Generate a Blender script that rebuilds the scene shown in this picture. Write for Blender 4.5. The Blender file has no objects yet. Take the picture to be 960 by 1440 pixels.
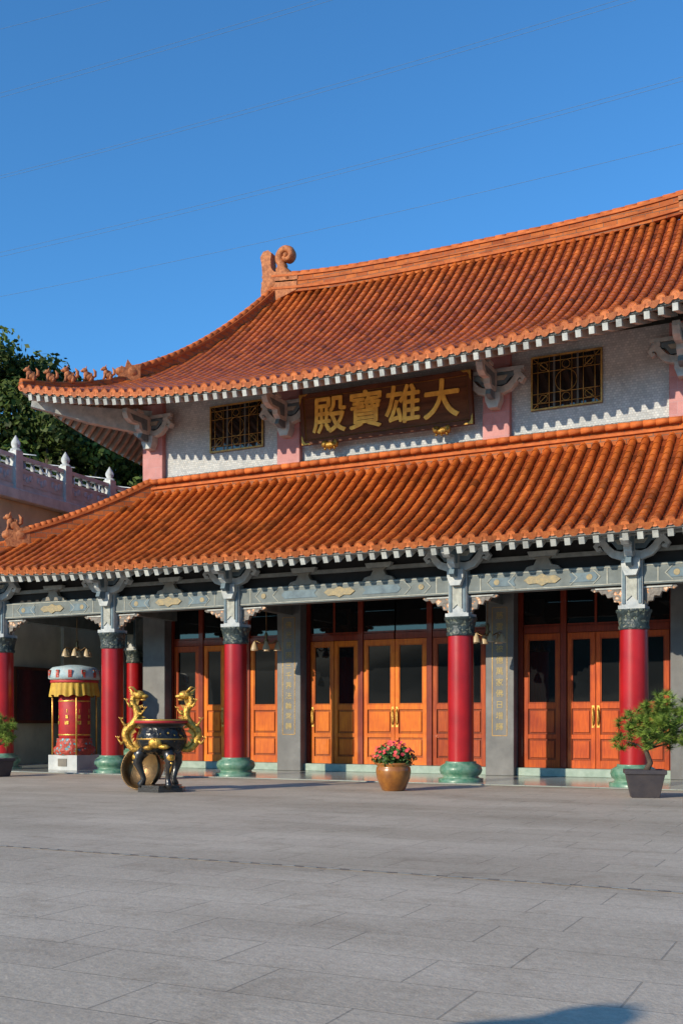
import bpy, math, random
import numpy as np
from mathutils import Vector, Matrix
random.seed(7); np.random.seed(7)
S=bpy.context.scene
pi=math.pi
# ------------------------------------------------------------------ builder
class MB:
    def __init__(s): s.v=[];s.f=[];s.m=[];s.s=[];s.c=[];s.mats=[];s.T=None
    def add(s,vs,fs,mat,smooth=False,tint=1.0):
        o=len(s.v)
        if s.T is not None: vs=[s.T@Vector(p) for p in vs]
        s.v.extend([tuple(p) for p in vs])
        if mat not in s.mats: s.mats.append(mat)
        k=s.mats.index(mat)
        for f in fs:
            s.f.append([i+o for i in f]);s.m.append(k);s.s.append(bool(smooth));s.c.append(tint)
    def build(s,name,parent=None,bevel=0,loc=None):
        me=bpy.data.meshes.new(name);me.from_pydata(s.v,[],s.f)
        for m in s.mats: me.materials.append(m)
        me.polygons.foreach_set('material_index',s.m)
        me.polygons.foreach_set('use_smooth',s.s)
        ca=me.color_attributes.new('tint','FLOAT_COLOR','CORNER')
        lt=np.zeros(len(me.polygons),dtype=np.int32);me.polygons.foreach_get('loop_total',lt)
        t=np.repeat(np.array(s.c,dtype=np.float32),lt)
        ca.data.foreach_set('color',np.stack([t,t,t,np.ones_like(t)],1).ravel())
        me.update()
        ob=bpy.data.objects.new(name,me);S.collection.objects.link(ob)
        if parent: ob.parent=parent
        if loc: ob.location=loc
        if bevel:
            b=ob.modifiers.new('bevel','BEVEL');b.width=bevel;b.segments=1;b.limit_method='ANGLE'
        return ob
def empty(name,loc=(0,0,0),rz=0):
    e=bpy.data.objects.new(name,None);S.collection.objects.link(e);e.location=loc;e.rotation_euler=(0,0,rz)
    e.empty_display_size=.3
    return e
def box(mb,x0,x1,y0,y1,z0,z1,mat,tint=1.0):
    vs=[(x,y,z) for z in(z0,z1) for y in(y0,y1) for x in(x0,x1)]
    mb.add(vs,[(0,2,3,1),(4,5,7,6),(0,1,5,4),(2,6,7,3),(0,4,6,2),(1,3,7,5)],mat,False,tint)
def lathe(mb,c,prof,n,mat,smooth=True,tint=1.0,cap=True):
    vs=[];fs=[]
    for r,z in prof:
        for i in range(n):
            a=2*pi*i/n;vs.append((c[0]+r*math.cos(a),c[1]+r*math.sin(a),c[2]+z))
    for j in range(len(prof)-1):
        for i in range(n):
            i2=(i+1)%n;fs.append((j*n+i,j*n+i2,(j+1)*n+i2,(j+1)*n+i))
    mb.add(vs,fs,mat,smooth,tint)
    if cap:
        m=len(prof)-1
        mb.add([vs[i] for i in range(n)],[tuple(range(n))[::-1]],mat,False,tint)
        mb.add([vs[m*n+i] for i in range(n)],[tuple(range(n))],mat,False,tint)
def sweep(mb,pts,ra,rb,n,mat,nrm=(0,0,1),smooth=True,tint=1.0):
    pts=[Vector(p) for p in pts];nrm=Vector(nrm);N=len(pts)
    if not hasattr(ra,'__len__'): ra=[ra]*N
    if not hasattr(rb,'__len__'): rb=[rb]*N
    vs=[];fs=[]
    for j in range(N):
        T=(pts[min(j+1,N-1)]-pts[max(j-1,0)]).normalized()
        Nn=nrm-T*nrm.dot(T)
        if Nn.length<1e-4: Nn=Vector((1,0,0))-T*T.x
        Nn.normalize();B=T.cross(Nn)
        for i in range(n):
            if n==4:
                cx,sy=((1,1),(-1,1),(-1,-1),(1,-1))[i]
            else:
                a=2*pi*i/n;cx,sy=math.cos(a),math.sin(a)
            vs.append(pts[j]+B*cx*ra[j]+Nn*sy*rb[j])
    for j in range(N-1):
        for i in range(n):
            i2=(i+1)%n;fs.append((j*n+i,j*n+i2,(j+1)*n+i2,(j+1)*n+i))
    fs.append(tuple(range(n))[::-1]);fs.append(tuple((N-1)*n+i for i in range(n)))
    mb.add(vs,fs,mat,smooth and n>4,tint)
def prism(mb,poly,o,ax,ay,d,mat,tint=1.0):
    o=Vector(o);ax=Vector(ax);ay=Vector(ay);d=Vector(d);n=len(poly)
    a=[o+ax*p[0]+ay*p[1]-d*.5 for p in poly];b=[p+d for p in a]
    fs=[tuple(range(n)),tuple(range(n,2*n))[::-1]]+[(i,i+n,(i+1)%n+n,(i+1)%n) for i in range(n)]
    mb.add(a+b,fs,mat,False,tint)
def ell(mb,c,r,mat,n=10,tint=1.0):
    prof=[(math.sin(pi*j/7),-math.cos(pi*j/7)) for j in range(8)]
    vs=[];fs=[]
    for q,z in prof:
        for i in range(n):
            a=2*pi*i/n;vs.append((c[0]+r[0]*q*math.cos(a),c[1]+r[1]*q*math.sin(a),c[2]+r[2]*z))
    for j in range(7):
        for i in range(n):
            i2=(i+1)%n;fs.append((j*n+i,j*n+i2,(j+1)*n+i2,(j+1)*n+i))
    mb.add(vs,fs,mat,True,tint)
# ------------------------------------------------------------------ materials
def newmat(name):
    m=bpy.data.materials.new(name);m.use_nodes=True;nt=m.node_tree
    return m,nt,nt.nodes['Principled BSDF'],nt.nodes.new('ShaderNodeTexCoord')
def mixc(nt,f,a,b,bt='MIX'):
    n=nt.nodes.new('ShaderNodeMix');n.data_type='RGBA';n.blend_type=bt
    for k,x in((0,f),(6,a),(7,b)):
        if isinstance(x,(int,float)): n.inputs[k].default_value=x
        elif isinstance(x,tuple): n.inputs[k].default_value=(*x,1)
        else: nt.links.new(x,n.inputs[k])
    return n.outputs[2]
def ramp(nt,src,a,b):
    n=nt.nodes.new('ShaderNodeMapRange');n.inputs[1].default_value=a;n.inputs[2].default_value=b
    nt.links.new(src,n.inputs[0]);return n.outputs[0]
def noise(nt,tc,scale,detail=4,stretch=None,rough=.6):
    n=nt.nodes.new('ShaderNodeTexNoise');n.inputs['Scale'].default_value=scale;n.inputs['Detail'].default_value=detail
    n.inputs['Roughness'].default_value=rough
    if stretch:
        mp=nt.nodes.new('ShaderNodeMapping');mp.inputs['Scale'].default_value=stretch
        nt.links.new(tc.outputs['Object'],mp.inputs[0]);nt.links.new(mp.outputs[0],n.inputs[0])
    else: nt.links.new(tc.outputs['Object'],n.inputs[0])
    return n.outputs['Fac']
def bump(nt,bs,h,strength,dist=.02):
    b=nt.nodes.new('ShaderNodeBump');b.inputs['Strength'].default_value=strength;b.inputs['Distance'].default_value=dist
    nt.links.new(h,b.inputs['Height']);nt.links.new(b.outputs[0],bs.inputs['Normal'])
def M(name,c1,c2=None,rough=.6,scale=4,lo=.35,hi=.65,bmp=.2,bscale=30,metal=0,coat=0,tint=True,stretch=None,spec=.5,dirt=.0):
    m,nt,bs,tc=newmat(name)
    if c2 is None: c2=tuple(x*.7 for x in c1)
    col=mixc(nt,ramp(nt,noise(nt,tc,scale,5,stretch),lo,hi),c1,c2)
    if dirt: col=mixc(nt,ramp(nt,noise(nt,tc,1.3,8,(1,1,.35)),.5,.8),col,tuple(x*(1-dirt) for x in c1))
    if tint:
        a=nt.nodes.new('ShaderNodeAttribute');a.attribute_name='tint'
        col=mixc(nt,1.0,col,a.outputs['Color'],'MULTIPLY')
    nt.links.new(col,bs.inputs['Base Color'])
    bs.inputs['Roughness'].default_value=rough;bs.inputs['Metallic'].default_value=metal
    bs.inputs['Coat Weight'].default_value=coat;bs.inputs['Coat Roughness'].default_value=.12
    bs.inputs['Specular IOR Level'].default_value=spec
    if bmp: bump(nt,bs,noise(nt,tc,bscale,4),bmp)
    return m
def Mvor(name,cols,scale,rough=.5,metal=0,bmp=.6):
    m,nt,bs,tc=newmat(name)
    v=nt.nodes.new('ShaderNodeTexVoronoi');v.inputs['Scale'].default_value=scale;v.distance='MANHATTAN'
    nz=nt.nodes.new('ShaderNodeTexNoise');nz.inputs['Scale'].default_value=scale*.6
    nt.links.new(tc.outputs['Object'],nz.inputs[0])
    mx=mixc(nt,.12,tc.outputs['Object'],nz.outputs['Color'])
    nt.links.new(mx,v.inputs['Vector'])
    cr=nt.nodes.new('ShaderNodeValToRGB');cr.color_ramp.interpolation='CONSTANT'
    while len(cr.color_ramp.elements)<len(cols): cr.color_ramp.elements.new(.5)
    for i,(p,c) in enumerate(cols):
        cr.color_ramp.elements[i].position=p;cr.color_ramp.elements[i].color=(*c,1)
    nt.links.new(v.outputs['Distance'],cr.inputs[0]);nt.links.new(cr.outputs[0],bs.inputs['Base Color'])
    bs.inputs['Roughness'].default_value=rough;bs.inputs['Metallic'].default_value=metal
    bump(nt,bs,v.outputs['Distance'],bmp,.03)
    return m
def Mbrick(name,c1,c2,mort,w,h,ms,rough=.6,vert='XZ',stain=None,bst=.4,scale2=.5,spec=.5,weather=False,off=.5):
    m,nt,bs,tc=newmat(name)
    vec=tc.outputs['Object']
    if vert!='XY':
        sp=nt.nodes.new('ShaderNodeSeparateXYZ');nt.links.new(vec,sp.inputs[0])
        ad=nt.nodes.new('ShaderNodeMath');nt.links.new(sp.outputs[0],ad.inputs[0]);nt.links.new(sp.outputs[1],ad.inputs[1])
        cb=nt.nodes.new('ShaderNodeCombineXYZ');nt.links.new(ad.outputs[0],cb.inputs[0]);nt.links.new(sp.outputs[2],cb.inputs[1])
        vec=cb.outputs[0]
    b=nt.nodes.new('ShaderNodeTexBrick');nt.links.new(vec,b.inputs['Vector'])
    b.offset=off
    b.inputs['Scale'].default_value=1;b.inputs['Brick Width'].default_value=w;b.inputs['Row Height'].default_value=h
    b.inputs['Mortar Size'].default_value=ms;b.inputs['Mortar Smooth'].default_value=.2;b.inputs['Bias'].default_value=0
    b.inputs['Color1'].default_value=(*c1,1);b.inputs['Color2'].default_value=(*c2,1);b.inputs['Mortar'].default_value=(*mort,1)
    col=b.outputs['Color']
    if stain:
        col=mixc(nt,ramp(nt,noise(nt,tc,scale2,8,None,.65),.42,.75),col,mixc(nt,1.0,col,stain,'MULTIPLY'))
    if weather:
        col=mixc(nt,ramp(nt,noise(nt,tc,1.0,7,(.12,.55,1),.6),.40,.62),col,mixc(nt,1.0,col,(.80,.79,.77),'MULTIPLY'))
        col=mixc(nt,ramp(nt,noise(nt,tc,1.7,9,None,.75),.52,.75),col,mixc(nt,1.0,col,(.70,.67,.63),'MULTIPLY'))
        col=mixc(nt,ramp(nt,noise(nt,tc,14,5,None,.7),.3,.75),mixc(nt,1.0,col,(1.1,1.1,1.1),'MULTIPLY'),mixc(nt,1.0,col,(.80,.79,.78),'MULTIPLY'))
    fine=noise(nt,tc,60,3)
    col=mixc(nt,ramp(nt,fine,.3,.7),col,mixc(nt,1.0,col,(.8,.8,.8),'MULTIPLY'))
    nt.links.new(col,bs.inputs['Base Color']);bs.inputs['Roughness'].default_value=rough
    bs.inputs['Specular IOR Level'].default_value=spec
    inv=nt.nodes.new('ShaderNodeMath');inv.operation='SUBTRACT';inv.inputs[0].default_value=1
    nt.links.new(b.outputs['Fac'],inv.inputs[1])
    hh=inv.outputs[0]
    if weather:
        ad=nt.nodes.new('ShaderNodeMath');ad.operation='MULTIPLY_ADD';ad.inputs[1].default_value=1.0
        nt.links.new(noise(nt,tc,25,5),ad.inputs[0]);nt.links.new(hh,ad.inputs[2]);hh=ad.outputs[0]
    bump(nt,bs,hh,bst,.01)
    return m
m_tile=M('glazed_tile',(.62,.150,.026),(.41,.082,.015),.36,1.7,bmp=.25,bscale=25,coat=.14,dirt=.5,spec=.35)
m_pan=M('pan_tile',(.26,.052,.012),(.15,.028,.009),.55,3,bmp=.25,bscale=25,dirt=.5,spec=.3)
m_cap=M('eave_tile',(.60,.18,.05),(.42,.10,.03),.5,12,bmp=.3,bscale=60,spec=.35)
m_ridge=Mbrick('ridge_tile',(.60,.17,.04),(.37,.085,.025),(.22,.12,.08),.42,.15,.012,.75,stain=(.6,.5,.42),scale2=2,spec=.2)
m_orn=M('ridge_ornament',(.52,.19,.07),(.26,.085,.035),.7,9,bmp=.7,bscale=22,spec=.3)
m_rtile=M('ridge_roll',(.60,.155,.035),(.38,.085,.02),.7,3,bmp=.3,spec=.25,dirt=.4)
m_soff=M('soffit_paint',(.27,.24,.19),(.17,.155,.13),.7,3)
m_raft=M('rafter_paint',(.56,.56,.51),(.38,.39,.37),.7,6,dirt=.4,spec=.3)
m_conc=M('painted_stone',(.54,.55,.53),(.33,.36,.37),.65,5,bmp=.3,dirt=.4,spec=.3)
m_concd=M('painted_stone_blue',(.16,.22,.25),(.10,.14,.17),.65,5,bmp=.3,spec=.3)
m_beam=M('beam_paint',(.18,.205,.20),(.12,.14,.14),.65,3.5,bmp=.25,dirt=.35,spec=.3)
m_line=M('beam_line_paint',(.42,.42,.36),(.28,.28,.24),.65,9,spec=.3)
m_red=M('red_lacquer',(.42,.010,.012),(.30,.007,.010),.3,1.5,bmp=.08,bscale=8,coat=.3,dirt=.3)
m_green=M('green_stone',(.05,.17,.10),(.18,.29,.20),.4,7,bmp=.2,coat=.1)
m_plinth=M('plinth_stone',(.34,.42,.35),(.24,.32,.26),.5,5,spec=.4)
m_gran=M('grey_granite',(.18,.178,.172),(.11,.11,.11),.45,1.6,bmp=.12,bscale=90,dirt=.4,spec=.4)
m_mos=Mbrick('mosaic_wall',(.66,.66,.64),(.47,.49,.50),(.42,.43,.43),.075,.06,.006,.7,stain=(.78,.78,.78),scale2=2.5,spec=.2)
m_pink=Mbrick('pink_tile',(.60,.27,.25),(.50,.22,.21),(.5,.3,.3),.6,.3,.006,.6,stain=(.8,.72,.72),scale2=3,spec=.3)
m_band=Mbrick('dark_mosaic_band',(.45,.46,.45),(.12,.10,.09),(.1,.1,.1),.05,.05,.004,.6)
m_gold=M('gold_paint',(.75,.44,.09),(.50,.26,.05),.35,8,bmp=.3,bscale=40,metal=.55)
m_goldd=M('faded_gold_paint',(.36,.27,.13),(.22,.19,.12),.6,14,bmp=.4,bscale=30)
m_goldt=M('gold_lettering',(.88,.50,.07),(.62,.30,.04),.45,5,bmp=.2,bscale=20,metal=.2,tint=False)
m_golds=M('worn_gold_lettering',(.46,.33,.10),(.28,.21,.08),.55,7,bmp=.1,metal=.2,tint=False)
m_goldw=M('window_lattice',(.36,.22,.06),(.20,.12,.03),.5,8,bmp=.2,metal=.3)
m_goldrel=M('gold_relief',(.80,.47,.08),(.30,.15,.03),.38,16,bmp=.9,bscale=28,metal=.6)
m_black=M('black_iron',(.012,.012,.013),(.025,.022,.02),.3,8,bmp=.3,bscale=30,coat=.3)
m_blackgold=Mvor('black_gold_relief',[(0,(.65,.38,.06)),(.13,(.5,.27,.04)),(.20,(.012,.012,.012)),(.8,(.02,.02,.02))],9,.3,.3)
m_cap2=Mvor('capital_pattern',[(0,(.36,.35,.26)),(.16,(.04,.08,.07)),(.34,(.22,.21,.14)),(.46,(.03,.045,.045))],11,.5)
m_carv=Mvor('painted_carving',[(0,(.66,.38,.14)),(.2,(.58,.50,.40)),(.36,(.52,.22,.08)),(.52,(.16,.14,.12))],9,.6)
m_glass=M('dark_glass',(.006,.007,.008),(.010,.011,.012),.03,.8,bmp=.03,bscale=1.2,spec=.6)
m_dark=M('dark_interior',(.015,.013,.012),None,.8)
m_brown=M('dark_wood',(.12,.037,.014),(.065,.022,.010),.6,3,bmp=.2,stretch=(1,1,.1),spec=.25)
m_sign=M('sign_board_wood',(.14,.050,.020),(.07,.026,.012),.65,6,bmp=.3,stretch=(.2,1,1.6),spec=.2)
m_cream=M('cream_wall',(.58,.51,.33),(.46,.40,.26),.8,1.5,dirt=.3)
m_white=M('white_stone',(.58,.59,.56),(.42,.44,.43),.7,3,bmp=.3,dirt=.3,spec=.3)
m_metalw=M('white_metal',(.6,.62,.62),None,.4,metal=.2)
m_bark=M('bark',(.10,.07,.05),(.05,.035,.025),.9,12,bmp=.9)
m_leaf=M('leaf',(.085,.115,.020),(.040,.065,.013),.6,.6,bmp=0,spec=.2)
m_leaf2=M('leaf_small',(.10,.20,.03),(.05,.12,.02),.5,9,bmp=0)
m_needle=M('pine_needle',(.23,.31,.05),(.12,.19,.03),.6,6,bmp=0,spec=.2)
m_flower=M('flower_petal',(.70,.03,.08),(.66,.12,.05),.5,9,bmp=0)
m_pot=M('glazed_pot',(.36,.135,.020),(.21,.07,.012),.3,5,bmp=.15,coat=.4)
m_potd=M('dark_pot',(.035,.03,.035),(.055,.045,.045),.5,5)
m_bronze=M('bronze',(.22,.13,.05),(.12,.07,.03),.35,5,bmp=.3,metal=.7)
m_yel=M('yellow_cloth',(.70,.45,.05),(.55,.30,.03),.7,6)
m_redc=M('red_cloth',(.45,.02,.02),(.35,.015,.02),.6,6)
m_blue=Mvor('painted_band',[(0,(.65,.6,.5)),(.2,(.05,.2,.35)),(.4,(.1,.3,.15)),(.5,(.4,.05,.03))],9,.5)
m_canopy=M('canopy_top',(.30,.42,.45),(.45,.50,.48),.6,8)
m_soil=M('soil',(.05,.035,.025),None,.9,bmp=.8)
m_wire=M('cable',(.16,.24,.36),None,.8,bmp=0,spec=.1)
def wood(name,c1,c2):
    m,nt,bs,tc=newmat(name)
    g=noise(nt,tc,7,6,(3,3,.35),.6);col=mixc(nt,ramp(nt,g,.3,.7),c1,c2)
    col=mixc(nt,ramp(nt,noise(nt,tc,1.1,3),.4,.7),col,mixc(nt,1.0,col,(.7,.5,.4),'MULTIPLY'))
    a=nt.nodes.new('ShaderNodeAttribute');a.attribute_name='tint'
    col=mixc(nt,1.0,col,a.outputs['Color'],'MULTIPLY')
    nt.links.new(col,bs.inputs['Base Color']);bs.inputs['Roughness'].default_value=.5
    bs.inputs['Specular IOR Level'].default_value=.25
    bs.inputs['Coat Weight'].default_value=.22;bs.inputs['Coat Roughness'].default_value=.04
    bump(nt,bs,g,.10,.01);return m
m_door=wood('door_wood',(.82,.215,.004),(.58,.115,.003))
m_door2=wood('door_wood_red',(.58,.10,.005),(.35,.045,.004))
m_doord=wood('door_frame_wood',(.27,.033,.008),(.15,.018,.006))
# ------------------------------------------------------------------ ground, hills
m_pave=Mbrick('plaza_paving',(.63,.53,.41),(.58,.485,.375),(.40,.335,.26),1.2,.6,.007,.62,'XY',stain=(.82,.81,.80),bst=.55,scale2=.3,spec=.25,weather=True,off=.37)
mb=MB();mb.add([(-70,-75,0),(70,-75,0),(70,45,0),(-70,45,0)],[(0,1,2,3)],m_pave);mb.build('plaza_pavement')
m_gr=M('ground_earth',(.12,.12,.07),(.07,.085,.04),.9,.05)
mb=MB();N=64;mb.add([(3000*math.cos(2*pi*i/N),3000*math.sin(2*pi*i/N),-.05) for i in range(N)],[tuple(range(N))],m_gr);mb.build('ground')
def T(x,y):
    r=math.hypot(x,y+10);u=min(max((r-48)/70,0),1);u=u*u*(3-2*u)
    return u*(15+3*math.sin(x*.03+1)+3*math.cos(y*.041)+1.5*math.sin(x*.11+y*.07))-.3*(1-u)
m_hill=M('hill_forest',(.045,.075,.02),(.02,.035,.012),.9,.25,bmp=1.0,bscale=.6)
mb=MB();vs=[];fs=[];nr=40;na=120
for j in range(nr):
    r=44+j*j*.16+j*1.0
    for i in range(na):
        a=2*pi*i/na;x=r*math.cos(a);y=-10+r*math.sin(a);vs.append((x,y,T(x,y)+random.uniform(-.4,.8)*(j>12)))
for j in range(nr-1):
    for i in range(na):
        i2=(i+1)%na;fs.append((j*na+i,j*na+i2,(j+1)*na+i2,(j+1)*na+i))
mb.add(vs,fs,m_hill,True);mb.build('hills')
mb=MB();box(mb,-45,45,-14.19,-14.11,.001,.006,M('joint_dark',(.12,.095,.075),(.24,.20,.16),.8,6))
for i in range(360): 
    box(mb,-45+i*.25,-45+i*.25+.14,-14.165,-14.140,.006,.010,m_conc,.5)
mb.build('drain_channel')
# ------------------------------------------------------------------ temple
temple=empty('temple_hall')
yc=9.8
class Roof:
    def __init__(s,A,B,a,b,z0,H,k,lift,p):
        s.A,s.B,s.a,s.b,s.z0,s.H,s.k,s.l,s.p=A,B,a,b,z0,H,k,lift,p
        s.faces=[(Vector((1,0,0)),Vector((0,-1,0)),0),(Vector((0,1,0)),Vector((1,0,0)),1),
                 (Vector((-1,0,0)),Vector((0,1,0)),0),(Vector((0,-1,0)),Vector((-1,0,0)),1)]
    def hx(s,v): return s.A+(s.a-s.A)*v
    def hy(s,v): return s.B+(s.b-s.B)*v
    def half(s,k,v): return s.hx(v) if k==0 else s.hy(v)
    def P(s,fi,t,v):
        u,o,k=s.faces[fi];h=max(s.half(k,v),.01);off=s.hy(v) if k==0 else s.hx(v)
        c=min(abs(t)/h,1)
        z=s.z0+s.H*((1-s.k)*v+s.k*v*v)+s.l*(c**s.p)*(1-v)**2
        q=u*t+o*off
        return Vector((q.x,q.y+yc,z))
def frame(R,fi,t,v):
    e=.01;a=R.P(fi,t,max(v-e,0));b=R.P(fi,t,min(v+e,1));Tn=(b-a).normalized()
    u=R.faces[fi][0];N=u.cross(Tn).normalized()
    if N.z<0:N=-N
    return Tn,u,N
def build_roof(R,name,sp=.30,step=.32,r=.092,raft_v=.28):
    tiles=MB();under=MB();caps=MB()
    for fi in range(4):
        u,o,k=R.faces[fi]
        vg=[0];acc=0;prev=R.P(fi,0,0)
        for i in range(1,801):
            q=R.P(fi,0,i/800);acc+=(q-prev).length;prev=q
            if acc>=step: vg.append(i/800);acc=0
        if vg[-1]<1: vg.append(1.0)
        L=R.half(k,0);n=int(2*L/sp);s0=-n*sp/2
        for i in range(n+1):
            t=s0+i*sp
            for kind in(0,1):
                tt=t+(sp/2 if kind else 0)
                if abs(tt)>L-.02: continue
                h1=R.half(k,1);vmax=1 if abs(tt)<=h1 else (L-abs(tt))/(L-h1)
                rt=random.uniform(.9,1.1);jit=random.uniform(-.008,.008)
                for j in range(len(vg)-1):
                    va=vg[j];vb=min(vg[j+1],vmax)
                    if vb-va<.002: break
                    vs=[];jt=jit+random.uniform(-.005,.005)
                    for vv,rr,lf in((va,r*1.06,.009),(vb,r*.95,0)):
                        Pn=R.P(fi,tt+jt,vv);Tn,uu,N=frame(R,fi,tt,vv)
                        if kind==0:
                            for q in range(7):
                                a=pi*q/6;vs.append(Pn+uu*math.cos(a)*rr+N*(math.sin(a)*rr*1.15+.02+lf))
                        else:
                            for q,h in((-1,.03),(-.5,.0),(0,-.012),(.5,.0),(1,.03)):
                                vs.append(Pn+uu*q*sp*.42+N*(h+lf*2))
                    m=len(vs)//2
                    fs=[(q,q+1,m+q+1,m+q) for q in range(m-1)]
                    tn=rt*random.uniform(.84,1.14)*(1 if random.random()>.07 else random.uniform(.5,.8))
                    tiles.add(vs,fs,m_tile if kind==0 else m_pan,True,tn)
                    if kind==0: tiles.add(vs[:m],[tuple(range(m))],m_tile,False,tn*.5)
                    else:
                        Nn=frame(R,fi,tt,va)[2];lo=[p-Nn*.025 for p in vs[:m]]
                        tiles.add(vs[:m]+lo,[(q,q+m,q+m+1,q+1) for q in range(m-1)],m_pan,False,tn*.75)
                Pn=R.P(fi,tt,0);Tn,uu,N=frame(R,fi,tt,0)
                if kind==0:
                    rr=r*1.15;c=Pn+N*.03-Tn*.03;tn=random.uniform(.8,1.2)
                    ring=[c+uu*math.cos(a)*rr+N*math.sin(a)*rr for a in[2*pi*q/14 for q in range(14)]]
                    ring2=[p+Tn*.07 for p in ring];inn=[c+(p-c)*.72+Tn*.012 for p in ring]
                    caps.add(ring+ring2+inn,[(q,(q+1)%14,(q+1)%14+14,q+14) for q in range(14)]+[(q,q+28,(q+1)%14+28,(q+1)%14) for q in range(14)]+[tuple(range(28,42))],m_cap,False,tn)
                else:
                    c=Pn-Tn*.015;tn=random.uniform(.6,.95)
                    pl=[(-sp*.42,.03),(sp*.42,.03),(sp*.36,-.05),(.05,-.11),(0,-.13),(-.05,-.11),(-sp*.36,-.05)]
                    prism(caps,pl,c,uu,N,Tn*.03,m_cap,tn)
            if abs(t)<L-.1:
                tt=t
                h1=R.half(k,1);vm=1 if abs(tt)<=h1 else (L-abs(tt))/(L-h1)
                ve=min(raft_v,vm)
                if ve>.02:
                    ps=[]
                    for vv in(0.0,ve*.5,ve):
                        Pn=R.P(fi,tt,vv);Tn,uu,N=frame(R,fi,tt,vv);ps.append(Pn-N*.225-(Tn*.03 if vv==0 else Vector()))
                    sweep(under,ps,.060,.08,4,m_raft,nrm=N,tint=random.uniform(.75,1.1))
        nc=60;nvv=14;vs=[];fs=[]
        for a in range(nvv+1):
            v=a/nvv
            for b in range(nc+1):
                t=(b/nc*2-1)*R.half(k,v);vs.append(R.P(fi,t,v)+Vector((0,0,-.13)))
        for a in range(nvv):
            for b in range(nc):
                q=a*(nc+1)+b;fs.append((q,q+1,q+nc+2,q+nc+1))
        under.add(vs,fs,m_soff,True)
        vs=[];fs=[]
        for b in range(nc+1):
            t=(b/nc*2-1)*(L-.03);p=R.P(fi,t,0)-o*.05
            vs+= [p+Vector((0,0,-.015)),p+Vector((0,0,-.15)),p-o*.06+Vector((0,0,-.15))]
        for b in range(nc):
            q=b*3;fs+=[(q,q+1,q+4,q+3),(q+1,q+2,q+5,q+4)]
        under.add(vs,fs,m_raft,False,.6)
    tiles.build(name+'_tiles',temple);under.build(name+'_rafters_soffit',temple);caps.build(name+'_eave_tiles',temple)
RU=Roof(10.54,9.5,7.5,0.0,10.15,6.35,.55,.95,2.6)
RL=Roof(12.2,11.1,7.65,6.9,5.42,2.85,.28,.5,6)
build_roof(RU,'upper_roof',raft_v=.2);build_roof(RL,'lower_roof',raft_v=.3)
def beast(mb,p,d,sc,mat=None):
    mat=mat or m_orn
    d=Vector(d).normalized();ang=math.atan2(d.y,d.x)
    old=mb.T;mb.T=Matrix.Translation(p)@Matrix.Rotation(ang,4,'Z')@Matrix.Scale(sc,4)
    ell(mb,(0,0,.28),(.30,.16,.22),mat);ell(mb,(.15,0,.42),(.17,.15,.24),mat)
    ell(mb,(.24,0,.68),(.17,.13,.15),mat);ell(mb,(.38,0,.63),(.11,.08,.08),mat)
    for y in(-.07,.07):
        sweep(mb,[(.2,y,.74),(.14,y*1.5,.92)],[.05,.012],[.05,.012],6,mat,nrm=(0,1,0))
        sweep(mb,[(.2,y,.38),(.26,y*1.3,.15),(.30,y*1.4,.0)],[.08,.06,.08],[.08,.06,.08],6,mat,nrm=(0,1,0))
        sweep(mb,[(-.16,y,.3),(-.1,y*1.7,.12),(-.14,y*1.7,0)],[.12,.08,.09],[.1,.08,.08],6,mat,nrm=(0,1,0))
    sweep(mb,[(-.2,0,.3),(-.36,0,.42),(-.36,0,.66),(-.24,0,.82)],[.07,.09,.09,.02],[.07,.09,.08,.02],6,mat,nrm=(0,1,0))
    for i in range(4): ell(mb,(.12-.09*i,0,.58-.03*i),(.06,.04,.09),mat,6)
    mb.T=old
def hipP(R,sx,sy,v): 
    q=R.P(0 ,R.hx(v)*1.0,v);return Vector((sx*R.hx(v),yc+sy*R.hy(v),q.z))
rd=MB()
for R,v1,name,bv in((RU,.38,'u',(.035,.1,.165,.23,.30)),(RL,.36,'l',(.05,.13,.2))):
    for sx in(-1,1):
        for sy in(-1,1):
            up=Vector((0,0,1));out=Vector((sx,sy,0)).normalized()
            hi=[hipP(R,sx,sy,v1+(1-v1)*i/24) for i in range(25)]
            sweep(rd,[p+up*.16 for p in hi],.15,.17,4,m_ridge)
            sweep(rd,[p+up*.37 for p in hi],.19,.035,4,m_rtile,tint=.8)
            for a in range(24):
                sweep(rd,[hi[a]+up*.43,hi[a+1]+up*.43],[.12,.10],[.12,.10],10,m_rtile,tint=random.uniform(.75,1.1))
            lo=[hipP(R,sx,sy,v1*i/12) for i in range(13)]
            sweep(rd,[p+up*.10 for p in lo],.11,.10,4,m_ridge)
            sweep(rd,[p+up*.22 for p in lo],.09,.07,10,m_rtile,tint=.9)
            p=hipP(R,sx,sy,v1-.005)
            ang=math.atan2(out.y,out.x)
            rd.T=Matrix.Translation(p)@Matrix.Rotation(ang,4,'Z')
            prism(rd,[(-.35,0),(.28,0),(.34,.2),(.22,.3),(.26,.5),(.12,.46),(.05,.72),(-.08,.55),(-.35,.6)],(0,0,0),(1,0,0),(0,0,1),(0,.34,0),m_orn)
            ell(rd,(.25,0,.36),(.18,.16,.14),m_orn);ell(rd,(-.1,0,.35),(.26,.22,.24),m_orn)
            rd.T=None
            for v in bv: beast(rd,hipP(R,sx,sy,v)+up*.24,out,random.uniform(.46,.58) if R is RU else .46)
beast(rd,hipP(RL,-1,-1,.34)+Vector((0,0,.5)),(-1,-1,0),.6)
beast(rd,(8.15,.9,10.68),(0,-1,0),.95)
def rz(x): return 16.42+.32*abs(x/7.5)**3
xs=[-7.5+15*i/40 for i in range(41)]
sweep(rd,[(x,yc,rz(x)+.24) for x in xs],.17,.28,4,m_ridge)
sweep(rd,[(x,yc,rz(x)+.10) for x in xs],.23,.04,4,m_rtile,tint=.9)
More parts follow.
